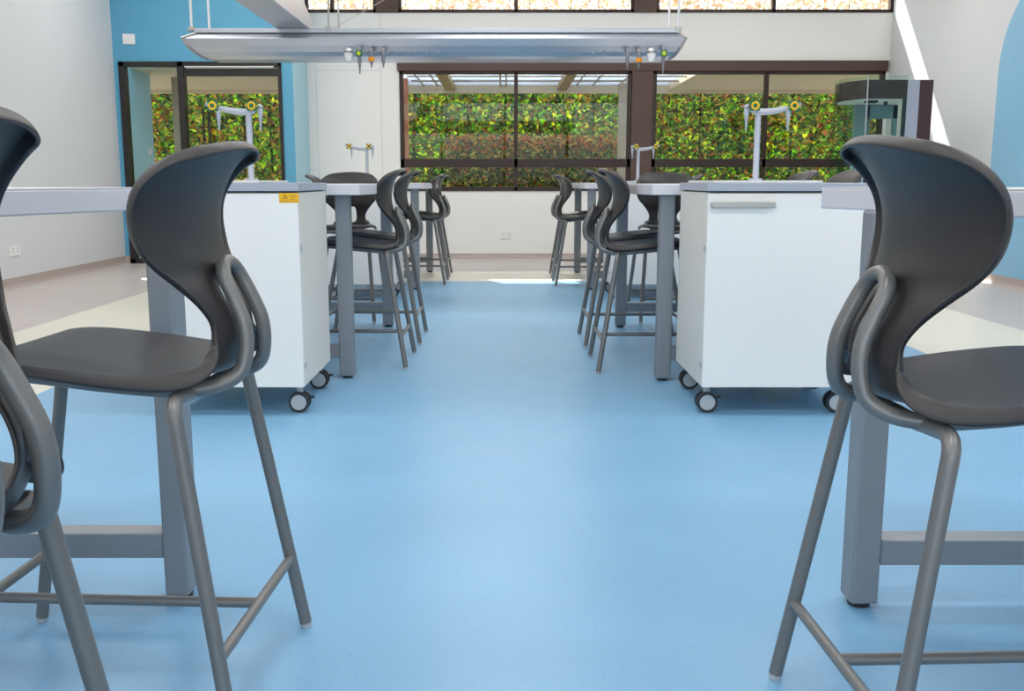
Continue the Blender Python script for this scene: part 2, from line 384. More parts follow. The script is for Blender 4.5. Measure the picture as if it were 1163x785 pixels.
# posts and a terracotta pier
def post(xa, xb, D, m, label, name='porch_post', z1=None):
    a, b = PXs(xa,150,D), PXs(xb,150,D); t = thing(name, label, 'post', ((a+b)/2, D, -.02)); w = (b-a)/2; top = (z1 or hz)+.018
    MB().box(-w, w, -w, w, .0, top).build('shaft', m, t, .006); MB().box(-w-.02, w+.02, -w-.02, w+.02, 0, .12).build('plinth', m, t, .006)
post(702, 712, 13.3, M['post'], 'stone porch post outside, seen at the right end of the left window')
post(198.5, 206, 12.6, M['post'], 'stone porch post outside, seen through the glass door')
post(453, 464, 12.7, M['brick'], 'terracotta porch pier outside, at the left end of the left window', 'porch_pier')
bl = thing('garden_wall', 'pale blue wall outside the glass door, seen through its left pane', 'wall', (0,0,-.02))
xg = PXs(143,150,DB+.2)
MB().box(xg-.15, xg, DB+.16, P(178,150,12.25).y+.0, 0, hz+.02).build('wall_panel', M['pale_and_lit_blue'], bl)
r = ray(178,173); k = xg/r.x
MB().box(xg, xg+.01, 12.05, 12.13, PZ(176,12.1)+.02, PZ(169,12.1)+.02).build('switch_plate', M['plate'], bl)

def hedge(name, label, x0, x1, y0, y1, z1, n, tone, size=.085, seed=3):
    rnd = random.Random(seed)
    t = thing(name, label, 'hedge', ((x0+x1)/2, (y0+y1)/2, -.02))
    ox, oy = (x0+x1)/2, (y0+y1)/2
    vs = []; fs = []; cols = []
    pal = tone
    ncell = {}
    def nz(x, z, sc_):
        a, b = x*sc_, z*sc_; ia, ib = math.floor(a), math.floor(b); fa, fb = a-ia, b-ib
        g = lambda i, j: ncell.setdefault((sc_,i,j), rnd.random())
        return (g(ia,ib)*(1-fa)+g(ia+1,ib)*fa)*(1-fb)+(g(ia,ib+1)*(1-fa)+g(ia+1,ib+1)*fa)*fb
    for i in range(n):
        x = rnd.uniform(x0, x1); z = rnd.uniform(0.05, z1); 
        d = abs(rnd.gauss(0, .12)) if rnd.random() < .8 else rnd.uniform(.1, .4); y = y0 + d + .16*nz(x, z, 2.2) - .06
        if rnd.random() < .06: z = z1 - abs(rnd.gauss(0,.05)); y = rnd.uniform(y0, y1)
        L = size*rnd.uniform(.6,1.3); w = L*rnd.uniform(.32,.5)
        yaw = rnd.uniform(0, 2*PI); el = rnd.uniform(-.9, 1.1)
        dr = Vector((math.cos(yaw)*math.cos(el), math.sin(yaw)*math.cos(el), math.sin(el)))
        side = dr.cross(Vector((rnd.uniform(-1,1), rnd.uniform(-1,1), rnd.uniform(-.2,1)))).normalized()
        nn = dr.cross(side)
        p = Vector((x-ox, y-oy, z)); b = len(vs)
        vs += [p-dr*L/2, p+side*w/2+nn*w*.2, p+dr*L/2, p-side*w/2+nn*w*.2]
        fs += [(b, b+1, b+2), (b, b+2, b+3)]
        m = nz(x, z, 1.1)*.5+nz(x+40, z, 3.5)*.5
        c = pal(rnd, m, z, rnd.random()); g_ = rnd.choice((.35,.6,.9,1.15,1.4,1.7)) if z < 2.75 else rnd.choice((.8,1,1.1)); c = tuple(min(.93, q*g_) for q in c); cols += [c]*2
    me = bpy.data.meshes.new('foliage'); me.from_pydata([tuple(v) for v in vs], [], fs); me.update()
    ca = me.color_attributes.new('leaf_col', 'FLOAT_COLOR', 'CORNER')
    data = []
    for f_i, c in enumerate(cols): data += [c[0], c[1], c[2], 1.0]*3
    ca.data.foreach_set('color', data)
    me.materials.append(M['leaf'])
    o = bpy.data.objects.new('foliage', me); C.objects.link(o); o.parent = t
    MB().box(x0-ox, x1-ox, y0-oy+.34, y0-oy+.40, 0, min(z1-.1, 2.75)).build('inner_foliage', M['inner'], t)
    tw = MB()
    xx = x0+.1
    while xx < x1:
        tw.tube([(xx-ox, y0-oy+.3, 0), (xx-ox+rnd.uniform(-.1,.1), y0-oy+.3, z1*.5), (xx-ox+rnd.uniform(-.15,.15), y0-oy+.28, z1*.92)], [.03,.02,.008], 7)
        xx += rnd.uniform(.35,.6)
    tw.build('stems', M['hedge_core'], t, smooth=True)
    return t
G = [s(84,128,66), s(120,152,70), s(164,174,76), s(58,98,66), s(190,186,92), s(118,154,98)]
OR = [s(220,140,56), s(228,170,64), s(200,104,60), s(232,188,104), s(206,118,84)]
SUNLIT_PINK = [s(252,214,196), s(250,226,206), s(246,200,178), s(252,238,228), s(214,206,160)]
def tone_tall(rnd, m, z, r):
    if z > 2.75: return rnd.choice(SUNLIT_PINK)  # leaves up top coloured pale and pinkish to imitate bright sunlit haze
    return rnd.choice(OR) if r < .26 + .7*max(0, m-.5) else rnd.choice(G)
def tone_low(rnd, m, z, r):
    if z > 1.42: return rnd.choice(OR+[G[4]]) if r < .8 else rnd.choice(G)
    return rnd.choice(OR) if r < .12+.3*m else rnd.choice(G+[G[2],G[4],G[4]])
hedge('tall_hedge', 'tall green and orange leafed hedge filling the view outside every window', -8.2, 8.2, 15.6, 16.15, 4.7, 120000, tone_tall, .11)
hedge('clipped_hedge', 'lower clipped hedge with an orange top, in front of the tall hedge', -.88, 1.85, 15.0, 15.4, 1.62, 12000, tone_low, .09, 5)

# ------------------------------------------------------------------ stools
def build_shell(parent):
    st = [ # f, z, half width, edge lift, flange
     (.452,.608,.150,.000,.5),(.450,.625,.164,.000,.6),(.432,.636,.176,.001,.7),(.38,.637,.188,.003,.8),(.30,.628,.195,.005,.95),
     (.22,.616,.194,.008,1.1),(.15,.605,.181,.012,1.3),(.10,.599,.160,.018,1.6),(.066,.600,.131,.024,1.8),(.042,.610,.109,.029,1.7),
     (.029,.632,.092,.031,1.5),(.026,.661,.083,.030,1.2),(.034,.695,.083,.025,1.0),(.051,.727,.103,.023,.9),(.066,.757,.132,.029,.9),(.079,.785,.159,.038,1),
     (.087,.815,.180,.046,1.1),(.089,.850,.187,.052,1.2),(.085,.885,.190,.054,1.2),(.073,.920,.188,.052,1.2),(.056,.951,.177,.045,1.2),(.038,.974,.158,.036,1.2),(.020,.988,.135,.028,1.2)]
    P5 = catmull([Vector((a,b,c)) for a,b,c,d,e in st], 3)
    Q5 = catmull([Vector((d,e,0)) for a,b,c,d,e in st], 3)
    NU = 16; NV = len(P5)
    grid = []; nor = []
    for j in range(NV):
        a = P5[max(j-1,0)]; b = P5[min(j+1,NV-1)]
        t = Vector((0, a.x-b.x, b.y-a.y)); t = Vector((0, b.x-a.x, b.y-a.y)).normalized()
        N = Vector((0, t.z, -t.y))           # towards the sitter: up on the seat, forward on the back
        N = Vector((1,0,0)).cross(t); 
        if j == 0 and N.z < 0: pass
        row = []; c = Vector((0, P5[j].x-.285, P5[j].y)); w = P5[j].z; e = Q5[j].x
        sgn = -1
        for i in range(NU+1):
            u = -1+2*i/NU
            uu = math.sin(u*PI/2*.92)/math.sin(PI/2*.92)
            NN = N*sgn; kb = min(1, max(0, (P5[j].y-.66)/.15)) if j > NV/2 else 0
            dv_ = (NN*(1-kb) + Vector((0,1,0))*kb)
            drop = max(0, (P5[j].y-.90)/.076)**1.5*.010*uu*uu if j > NV/2 else 0
            zc_ = P5[j].y; back_ = j > NV*.4 and zc_ > .61
            hx_ = w*uu
            if back_ and .61 < zc_ < .79:
                k0 = 2; u0 = math.sin(k0/(NU/2)*PI/2*.92)/math.sin(PI/2*.92)
                q_ = (zc_-.70)/.062; ms = min(1, (zc_-.61)/.02, (.79-zc_)/.03)
                tgt = .032*math.sqrt(max(.12, 1-q_**4)); xs_ = w*u0*(1-ms)+tgt*ms
                au = abs(uu); hx_ = math.copysign(au/u0*xs_ if au <= u0+1e-6 else xs_+(au-u0)/(1-u0)*(w-xs_), uu)
            row.append(c + Vector((hx_,0,-drop)) + dv_*(e*abs(uu)**2.3))
        grid.append(row); nor.append(N*sgn)
    vs = [p for r in grid for p in r]; fs = []
    id_ = lambda j, i: j*(NU+1)+i
    for j in range(NV-1):
        for i in range(NU):
            if j > NV*.4 and P5[j].y > .636 and P5[j+1].y < .752 and NU//2-2 <= i < NU//2+2: continue     # slot in the lumbar part
            fs.append((id_(j,i), id_(j,i+1), id_(j+1,i+1), id_(j+1,i)))
    loop = [(0,i) for i in range(NU)]+[(j,NU) for j in range(NV-1)]+[(NV-1,i) for i in range(NU,0,-1)]+[(j,0) for j in range(NV-1,0,-1)]
    L = len(loop); base = len(vs)
    for ring, (ao, bo) in enumerate(((.004,.002),(.007,.009),(.008,.019))):
        for k, (j, i) in enumerate(loop):
            p = grid[j][i]; pa = loop[(k-1)%L]; pb = loop[(k+1)%L]
            tg = (grid[pb[0]][pb[1]]-grid[pa[0]][pa[1]]).normalized()
            # local surface normal with the cupping included
            i2 = max(1, min(NU-1, i)); du = grid[j][min(i+1,NU)]-grid[j][max(i-1,0)]
            dv = grid[min(j+1,NV-1)][i]-grid[max(j-1,0)][i]
            nn = du.cross(dv).normalized()
            if nn.dot(nor[j]) < 0: nn = -nn
            out = tg.cross(nn).normalized()
            cen = grid[j][NU//2] if 0 < j < NV-1 else grid[1 if j == 0 else NV-2][i]
            if out.dot(p-cen) < 0: out = -out
            fl_ = Q5[j].y
            vs.append(p + out*ao*(.5+.5*fl_) - nn*bo*fl_)
    ids = [[id_(j,i) for j,i in loop]]+[[base+r*L+k for k in range(L)] for r in range(3)]
    for r in range(3):
        for k in range(L):
            fs.append((ids[r][k], ids[r+1][k], ids[r+1][(k+1)%L], ids[r][(k+1)%L]))
    me = bpy.data.meshes.new('seat_shell'); me.from_pydata([tuple(v) for v in vs], [], fs)
    bm = bmesh.new(); bm.from_mesh(me); bmesh.ops.delete(bm, geom=[v for v in bm.verts if not v.link_faces], context='VERTS'); bmesh.ops.recalc_face_normals(bm, faces=bm.faces)
    # orient: seat faces up
    f0 = min(bm.faces, key=lambda f: (f.calc_center_median()-Vector((0,.02,.63))).length)
    if f0.normal.z < 0: bmesh.ops.reverse_faces(bm, faces=bm.faces)
    bm.to_mesh(me); bm.free()
    for p in me.polygons: p.use_smooth = True
    me.materials.append(M['shell'])
    o = bpy.data.objects.new('seat_shell', me); C.objects.link(o); o.parent = parent
    so_ = o.modifiers.new('thickness', 'SOLIDIFY'); so_.thickness = .006; so_.offset = -1
    sb = o.modifiers.new('smooth', 'SUBSURF'); sb.levels = 1; sb.render_levels = 1
    return o
def Lp(f, x, z): return Vector((x, f-.285, z))
def build_stool(label, loc, rz, group):
    t = thing('lab_stool', label, 'stool', loc, rz, group)
    build_shell(t)
    r = .0127
    half = [Lp(.40,.112,.606), Lp(.33,.116,.600), Lp(.24,.118,.590), Lp(.16,.114,.582), Lp(.10,.100,.577), Lp(.052,.078,.581), Lp(.020,.060,.600), Lp(.009,.052,.636), Lp(.011,.048,.680), Lp(.027,.045,.722), Lp(.043,.041,.756), Lp(.051,.027,.776), Lp(.054,0,.784)]
    path = half + [Vector((-p.x, p.y, p.z)) for p in half[-2::-1]]
    MB().tube(path, r, 16, smooth=5).build('back_loop', M['tube'], t, smooth=True)
    for sx in (-1, 1):
        for (fa, fb) in ((.0,.092), (.565,.445)):
            foot = Lp(fa, .232*sx, .012); kn = Lp(fb+(fa-fb)*.07, .186*sx, .548 if fb < .3 else .565)
            zc = .574 if fb < .3 else .597
            top = [Lp(fb+(fa-fb)*.03,.179*sx,zc-.011), Lp(fb,.166*sx,zc-.002), Lp(fb,.145*sx,zc+.001), Lp(fb,.05*sx,zc-.006), Lp(fb,.002*sx,zc-.006)]
            a = foot; mid = foot.lerp(kn, .5); q1 = foot.lerp(kn,.93)
            lg = MB().tube([a, mid, q1, kn]+top, r, 14, smooth=4).build('leg', M['tube'], t, smooth=True)
            dn = (foot-kn).normalized()
            MB().tube([foot-dn*.002, foot+Vector((dn.x*.009, dn.y*.009, -.0115))], [.0118,.0108], 14).build('foot_cap', M['cap'], lg, smooth=True)
    def lp_at(fa, fb, z): k = (z-.012)/.543; return fa+(fb+(fa-fb)*.07-fa)*k, .232+(.186-.232)*k
    zb = .158
    fr_, xr_ = lp_at(0,.092,zb); ff_, xf_ = lp_at(.565,.445,zb)
    MB().tube([Lp(fr_,-xr_,zb), Lp(fr_,xr_,zb)], .0098, 12).build('rear_stretcher', M['tube'], t, smooth=True)
    MB().tube([Lp(ff_,-xf_,zb), Lp(ff_,xf_,zb)], .0098, 12).build('front_footrest', M['tube'], t, smooth=True)
    MB().tube([Lp(fr_,0,zb), Lp(ff_,0,zb)], .0098, 12).build('centre_stretcher', M['tube'], t, smooth=True)
    for sx in (-1, 1):
        MB().cyl(Lp(.415,.105*sx,.596), (0,0,1), .012, .034, 14, .010).build('bumper', M['rubber'], t, smooth=True)
    return t
GS = 'lab stools around the benches'
# faces -X  => rz = +90deg (local +y -> -x);   faces +X => rz = -90deg
def place(x_rear, yc, face, rot=0):
    if face == '-x': rz = PI/2+rot; off = Vector((-.285,0,0))
    elif face == '+x': rz = -PI/2+rot; off = Vector((.285,0,0))
    return (x_rear+off.x, yc, 0), rz
loc, rz = (-.712, 1.70, 0), PI/2-math.radians(2.8); base = build_stool('charcoal lab stool with its whole seat and back in view, in front at the left', loc, rz, GS)
ST = [
 (-.437, .872, '-x', -math.radians(2), 'nearest charcoal lab stool, cut off by the left edge of the photo'),
 (.516, 1.480, '+x', math.radians(2), 'charcoal lab stool in front at the right, its seat running out of the photo'),
 (-.49, 4.99, '-x', 0, 'aisle stool at the left middle bench, the one nearer the camera'),
 (-.485, 5.74, '-x', 0, 'aisle stool at the left middle bench, the one farther from the camera'),
 (.455, 4.88, '+x', 0, 'aisle stool at the right middle bench, the one nearer the camera'),
 (.455, 5.64, '+x', 0, 'aisle stool at the right middle bench, the one farther from the camera'),
 (-.535, 8.95, '-x', 0, 'aisle stool at the left far bench, the nearer of its pair'),
 (-.54, 9.70, '-x', 0, 'aisle stool at the left far bench, the one nearest the windows'),
 (.455, 8.87, '+x', 0, 'aisle stool at the right far bench, the nearer of its pair'),
 (.46, 9.62, '+x', 0, 'aisle stool at the right far bench, the one nearest the windows'),
 (1.78, 4.90, '-x', 0, 'stool behind the right cabinet, only its back rim showing next to the dark front stool'),
 (1.78, 5.66, '-x', 0, 'stool behind the right cabinet, its small back rim showing right of the tap'),
 (1.78, 8.87, '-x', 0, 'outer stool of the right far bench, its rim peeping over the front cabinet'),
 (-1.80, 8.95, '+x', 0, 'outer stool of the left far bench, its rim peeping over the cabinet with the sticker'),
]
for xr_, yc, fc, ro, lb in ST:
    loc, rz = place(xr_, yc, fc, ro); dup(base, loc, rz, lb)
dup(base, (-1.08, 6.65, 0), PI-math.radians(2), 'stool at the far end of the left middle bench, its broad back facing the camera')
dup(base, (1.118, 6.65, 0), PI+math.radians(2), 'stool at the far end of the right middle bench, its broad back facing the camera')

# ------------------------------------------------------------------ benches
def bench(label, sx, inner, legs, d0, d1, outer, aisle_pts, lw=.068, ld=.068):
    """sx side sign; inner: X of the inner leg faces; aisle_pts: outline along the aisle, near to far"""
    cx, cy = sx*(inner+outer)/2, (d0+d1)/2
    t = thing('lab_bench', label, 'bench', (cx, cy, 0), 0, 'laboratory benches')
    zt, th = .908, .047
    pts = [(sx*x-cx, y-cy) for x, y in aisle_pts]+[(sx*outer-cx, d1-cy), (sx*outer-cx, d0-cy)]
    tp = MB().prism(pts, zt-th, zt-.002).build('tabletop', M['edge'], t, .003)
    MB().prism([(x*.9985, y*.9985) for x, y in pts], zt-.002, zt).build('laminate_surface', M['laminate'], tp)
    for d in legs:
        for xx in (inner, outer-.05-lw):
            xa, xb = sx*xx-cx, sx*(xx+lw)-cx
            lg = MB().box(xa, xb, d-cy, d+ld-cy, .012, zt-th).build('leg', M['leg'], t, .006)
            MB().cyl(((xa+xb)/2, d+.034-cy, .006), (0,0,1), .024, .012, 20).build('levelling_foot', M['rubber'], lg)
        MB().box(sx*(inner+lw)-cx, sx*(outer-.05-lw)-cx, d-cy+.004, d+.064-cy, .10, .158).build('end_stretcher', M['leg'], t, .004)
    MB().box(sx*((inner+outer)/2-.09)-cx, sx*((inner+outer)/2+.09)-cx, legs[0]+.15-cy, legs[1]-.15-cy, zt-th-.035, zt-th).build('top_rail', M['leg'], t, .003)
    return t
a1 = [(.93,.12),(.92,.9),(.885,1.45),(.835,1.75),(.765,2.02),(.712,2.22)]
bench('front left lab bench with pale grey edge, partly hidden by the two front stools', -1, .700, (.36, 2.04), .12, 2.22, 1.70, [(x+.01,y) for x,y in a1], .052, .088)
bench('front right lab bench whose pale grey corner reaches in behind the front stool', 1, .753, (.36, 2.0), .12, 2.22, 1.70, a1, .060, .072)
a2 = [(.655,4.42),(.625,4.72),(.625,6.1),(.655,6.36)]
bench('middle left lab bench behind the cabinet with the yellow sticker', -1, .713, (4.53, 6.19), 4.42, 6.36, 1.64, [(x-.006,y) for x,y in a2])
bench('middle right lab bench behind the cabinet with the bar handle', 1, .708, (4.47, 6.17), 4.42, 6.36, 1.64, [(x+.006,y) for x,y in a2])
a3 = [(.675,8.33),(.645,8.6),(.645,10.1),(.675,10.3)]
bench('far left lab bench standing nearest the white panelled wall', -1, .735, (8.42, 10.03), 8.33, 10.3, 1.64, a3)
bench('far right lab bench standing nearest the brown window post', 1, .712, (8.40, 9.98), 8.33, 10.3, 1.64, a3)

# ------------------------------------------------------------------ trolleys
def trolley(label, x0, x1, d0, d1, front_handle, sticker, sx):
    cx, cy = (x0+x1)/2, (d0+d1)/2; w, dp = (x1-x0)/2, (d1-d0)/2
    t = thing('mobile_cabinet', label, 'cabinet', (cx, cy, 0), 0, 'mobile cabinets at the bench ends')
    zb, zs = .115, .879
    MB().box(-w, w, -dp+.02, dp, zb, zs).build('body', M['trolley_side'], t, .002)
    dr = MB().box(-w, w, -dp, -dp+.018, zb, zs-.004).build('door', M['trolley'], t, .002)
    if front_handle:
        hx0, hx1 = PXs(807,233,d0)-cx, PXs(879,233,d0)-cx; hz_ = PZ(232.5,d0)
        hb = MB().box(hx0, hx1, -dp-.028, -dp-.018, hz_-.011, hz_+.011).box(hx0, hx0+.012, -dp-.02, -dp, hz_-.008, hz_+.008).box(hx1-.012, hx1, -dp-.02, -dp, hz_-.008, hz_+.008)
        hb.build('handle', M['steel'], dr, .002)
    if sticker:
        sx0, sx1 = PXs(317,225,d0)-cx, PXs(339.5,225,d0)-cx; sz0, sz1 = PZ(230.5,d0), PZ(219.3,d0); y = -dp-.0008
        st = MB().box(sx0, sx1, y, -dp, sz0, sz1).build('warning_sticker', M['label'], t)
        hgt = sz1-sz0; ic = MB(); tx, tz, R = sx0+hgt*.62, (sz0+sz1)/2+.003, hgt*.30
        def tri(R): return [(tx+R*1.12*math.cos(a), tz-.0*R+R*math.sin(a)) for a in (PI/2, PI/2+2*PI/3, PI/2+4*PI/3)]
        o_, i_ = tri(R), tri(R*.74); yy = y-.0004
        ic.add([(a,yy,b) for a,b in o_]+[(a,yy,b) for a,b in i_], [(0,3,4,1),(1,4,5,2),(2,5,3,0)])
        ic.box(tx-.0009, tx+.0009, yy, y, tz-.001, tz+R*.42).box(tx-.0009, tx+.0009, yy, y, tz-R*.28, tz-R*.16)
        for k, (a, b) in enumerate(((.52,.86),(.6,.8),(.52,.88))):
            ic.box(sx0+(sx1-sx0)*a, sx0+(sx1-sx0)*b, yy, y, sz1-hgt*(.26+.18*k)-.0011, sz1-hgt*(.26+.18*k))
        ic.box(sx0+.004, sx1-.004, yy, y, sz0+.005, sz0+.0065)
        ic.build('sticker_print', M['ink'], st)
    for zz in (.665, .20):
        MB().box(sx*(-w)-.004*sx*0, sx*(-w)-.006*sx, -dp+.015, -dp+.03, zz-.012, zz+.012).build('hinge_pin', M['cap'], t, .001)
    MB().box(-w+.01, w-.01, -dp+.012, dp-.01, zs, zs+.008).build('shadow_gap', M['rubber'], t)
    wt = MB().box(-w-.006, w+.006, -dp-.008, dp+.004, .8845, .9155).build('worktop', M['worktop'], t, .002)
    MB().prism([(-w+.05,-dp+.14),(w-.16,-dp+.14),(w-.13,dp-.06),(-w+.02,dp-.06)] if sx > 0 else [(-w+.13,-dp+.14),(w-.18,-dp+.14),(w-.15,dp-.06),(-w+.1,dp-.06)], .9155, .925).build('raised_rim', M['laminate'], wt, .002)
    for ax, ay in ((-w+.035*1,-dp+.06),(w-.085,-dp+.06),(-w+.05,dp-.08),(w-.035,dp-.08)) if sx > 0 else ((-w+.040,-dp+.06),(w-.035,-dp+.06),(-w+.035,dp-.08),(w-.04,dp-.08)):
        cs = MB().cyl((ax, ay+.02, .092), (0,0,1), .014, .048, 16).box(ax-.014, ax+.014, ay+.006, ay+.034, .04, .075).build('castor', M['cap'], t, smooth=True)
        for dy in (0, .036):
            MB().cyl((ax, ay+dy, .042), (0,1,0), .0415, .018, 32).build('tyre', M['rubber'], cs, smooth=True)
            MB().cyl((ax, ay+dy-.0005, .042), (0,1,0), .031, .022, 32).build('wheel_disc', M['cap'], cs, smooth=True)
        MB().box(ax+.03, ax+.058, ay+.01, ay+.028, .055, .063).build('brake_lever', M['rubber'], cs)
    return t
trolley('white mobile cabinet on castors with a yellow warning sticker, by the front left bench', -1.365, -.795, 3.79, 4.385, False, True, -1)
trolley('white mobile cabinet on castors with a steel bar handle, by the front right bench', .783, 1.425, 3.79, 4.385, True, False, 1)
trolley('white mobile cabinet on castors deep in the room, under the far left bench end', -1.42, -.86, 7.72, 8.31, False, False, -1)
trolley('white mobile cabinet on castors deep in the room, by the far right bench end', .84, 1.42, 7.72, 8.31, False, False, 1)

# ------------------------------------------------------------------ bench taps
def bench_tap(label, X, D, sx, ztop, zb=.9262):
    t = thing('service_tap', label, 'tap', (X, D, zb), 0, 'twin gas taps')
    hh = ztop-zb; r = .0125
    MB().cyl((0,0,.004), (0,0,1), .028, .008, 24).build('base_flange', M['tap'], t, smooth=True)
    MB().tube([(0,0,.006),(0,0,hh)], r, 18).build('post', M['tap'], t, smooth=True)
    arm = [(-.028*sx,0,hh+.008), (0,0,hh-.004), (.05*sx,0,hh-.002), (.09*sx,0,hh+.004), (.12*sx,0,hh+.012)]
    MB().tube(arm, [.011,.014,.013,.012,.010], 16, smooth=4).build('arm', M['tap'], t, smooth=True)
    for ex, k in ((-.022, -1), (.138, 1)):
        x = ex*sx; z = hh+.018
        MB().tube([(x-.02*sx*k*-1,-.0,z+.004),(x+.035*sx*k,-.004,z-.006 if k < 0 else z+.012)], .008, 12).build('side_outlet', M['tap'], t, smooth=True)
        hd_ = MB()
        for a in range(4):
            th = PI/4+a*PI/2
            hd_.cyl((x+.018*math.cos(th), -.030, z+.018*math.sin(th)), (0,1,0), .0085, .012, 12)
        hd_.cyl((x,-.03,z), (0,1,0), .017, .011, 20).cyl((x,-.014,z), (0,1,0), .007, .03, 12)
        kn = hd_.build('cross_handle', M['green'], t, smooth=True)
        ring = [(x+.013*math.cos(q_), -.0375, z+.013*math.sin(q_)) for q_ in [2*PI*i/24 for i in range(25)]]
        MB().tube(ring, .0042, 8).build('colour_ring', M['yellow'], kn, smooth=True)
        xz = x+(-.014 if k > 0 else -.026)*sx
        MB().tube([(xz,0,z-.01),(xz,0,z-.035),(xz,0,z-.037),(xz,0,z-.055),(xz,0,z-.057),(xz,0,z-.078),(xz,0,z-.080),(xz,0,z-.098)], [.011,.010,.008,.0075,.006,.005,.004,.003], 14).build('nozzle', M['tap'], t, smooth=True)
    return t
bench_tap('pale grey twin gas tap on the front left cabinet, seen through the glass door', PXs(285,190,4.12), 4.12, -1, PZ(126,4.12))
bench_tap('pale grey twin gas tap on the front right cabinet, before the right windows', PXs(858.5,190,4.12), 4.12, 1, PZ(126,4.12))
bench_tap('small looking twin gas tap on the far left cabinet, against the white panelled wall', PXs(417,190,8.05), 8.05, -1, PZ(169,8.05))
bench_tap('small looking twin gas tap on the far right cabinet, beside the brown window post', PXs(724.5,190,8.05), 8.05, 1, PZ(169,8.05))

# ------------------------------------------------------------------ overhead service boom
DBm = 7.0; yf, yk = 6.78, 7.22
def bx(x, y, D=DBm): return PXs(x, y, D)
bo = thing('service_boom', 'long silver service boom hanging on rods across the aisle', 'service boom', (0, DBm, 0))
ztp, zmd, zlo, zbt = PZ(33,yf), PZ(43,yf-.03), PZ(60,yf), PZ(67.5,yf+.05)
sec = [  # y, z, left pixel x, right pixel x   (front to back around the profile)
 (6.80, PZ(37.5,6.80), 223, 771), (6.76, PZ(43,6.76), 208.5, 778), (6.775, PZ(52,6.775), 214, 773.5), (6.80, PZ(59,6.80), 220.5, 769.5), (6.84, PZ(64,6.84), 226, 766.5), (6.90, PZ(67.3,6.90), 231, 763),
 (7.10, PZ(67.3,6.90), 235, 759), (7.20, PZ(59,6.80), 226, 766), (7.24, PZ(43,6.76), 222, 770), (7.20, PZ(37.5,6.80), 230, 764)]
n = len(sec); vs = []
for side in (0, 1):
    for (y, z, xa, xb) in sec:
        X = (xa if side == 0 else xb); zz = 6.8*cp-(z-H)*sp
        vs.append(((X-PX)/F*zz, y-DBm, z))
mb = MB().add(vs, [tuple(range(n-1,-1,-1)), tuple(range(n,2*n))]+[(i,(i+1)%n,n+(i+1)%n,n+i) for i in range(n)])
bb = mb.build('housing', M['boom'], bo, .006, seg=3)
xa, xb = (222-PX)/F*6.56, (771-PX)/F*6.56
for yy in (6.80, 7.19):
    MB().box(xa, xb, yy-DBm-.015, yy-DBm+.015, PZ(37.5,6.80), PZ(32.5,6.80)).build('top_rail', M['boom'], bo, .003)
# end caps trims
for xx0, sgn in ((208.5, 1), (778, -1)):
    col = [vs[i] if sgn == 1 else vs[n+i] for i in range(6)]
    MB().tube([(c[0], c[1]-.002, c[2]) for c in col], .010, 10).build('end_trim', M['steel'], bo, smooth=True)
# light strips / dots along the lower edge
for xx in list(range(446, 510, 13))+list(range(646, 706, 13)):
    y_ = 6.80; MB().cyl(((xx-PX)/F*6.6, y_-DBm-.004, PZ(59.5,y_)), (0,1,0), .009, .008, 14).build('outlet_disc', M['tap_dark'], bo, smooth=True)
def boom_tap(x, ytop, ybot, kind):
    y = 6.72-DBm; X = (x-PX)/F*6.5; z1, z0 = PZ(ytop,6.72), PZ(ybot,6.72)
    if kind == 'cup':
        tp = MB().tube([(X,y+.03,z1),(X,y,z1-.02),(X,y,z0)], [.02,.03,.018], 18).build('tap', M['plate'], bo, smooth=True)
        MB().cyl((X,y,z1-.012), (0,0,1), .032, .014, 20).build('collar', M['steel'], tp, smooth=True); return
    tp = MB().tube([(X,y+.09,z1+.015),(X,y+.02,z1+.012),(X,y,z1),(X,y,z1-.06)], .012, 14, smooth=3).build('tap', M['tap_dark'], bo, smooth=True)
    zz = z1-.055
    MB().tube([(X,y,zz),(X,y,zz-(zz-z0)*.3),(X,y,zz-(zz-z0)*.32),(X,y,zz-(zz-z0)*.6),(X,y,zz-(zz-z0)*.62),(X,y,z0)], [.013,.012,.009,.008,.006,.004], 14).build('nozzle', M['tap_dark'], tp, smooth=True)
    if kind == 'lime':
        hb = MB()
        for a in range(4): hb.cyl((X+.016*math.cos(PI/4+a*PI/2), y-.025, z1-.03+.016*math.sin(PI/4+a*PI/2)), (0,1,0), .01, .012, 12)
        k_ = hb.build('cross_handle', M['green'], tp, smooth=True); MB().cyl((X,y-.028,z1-.03), (0,1,0), .013, .016, 16).build('colour_disc', M['lime'], k_, smooth=True)
    elif kind == 'orange':
        MB().cyl((X,y,zz+.002), (0,0,1), .021, .026, 18).build('collar', M['orange'], tp, smooth=True)
        MB().tube([(X-.03,y,z1-.012),(X,y,z1),(X+.03,y,z1-.012)], .005, 8).build('lever', M['tap_dark'], tp, smooth=True)
    else: MB().tube([(X-.03,y,z1-.012),(X,y,z1),(X+.03,y,z1-.012)], .005, 8).build('lever', M['tap_dark'], tp, smooth=True)
for x, a, b, k in ((396,57,69,'cup'),(408.5,56,84,'lime'),(422,58,77,'orange'),(435.5,58,77,'plain'),(712.5,59,78,'plain'),(725.5,59,78,'orange'),(739.5,57,70,'cup'),(753,56,84,'lime')): boom_tap(x,a,b,k)
for x, yy in ((217.5,6.80),(238,7.19),(373.5,6.80),(385,7.19),(770.5,6.80),(759.5,7.19)):
    zz = yy*cp-(1.95-H)*sp; X = (x-PX)/F*zz; zb_ = PZ(33,6.80)
    rd = MB().tube([(X,yy-DBm,zb_-.01),(X,yy-DBm,ZC)], .006 if 300 < x < 400 else .0085, 10).build('hanging_rod', M['rod'] if not 300 < x < 400 else M['steel'], bo, smooth=True)
    MB().box(X-.022, X+.022, yy-DBm-.018, yy-DBm+.018, zb_-.012, zb_+.012).build('rod_clamp', M['steel'], rd, .002)
z1_ = 6.8*cp-(1.95-H)*sp
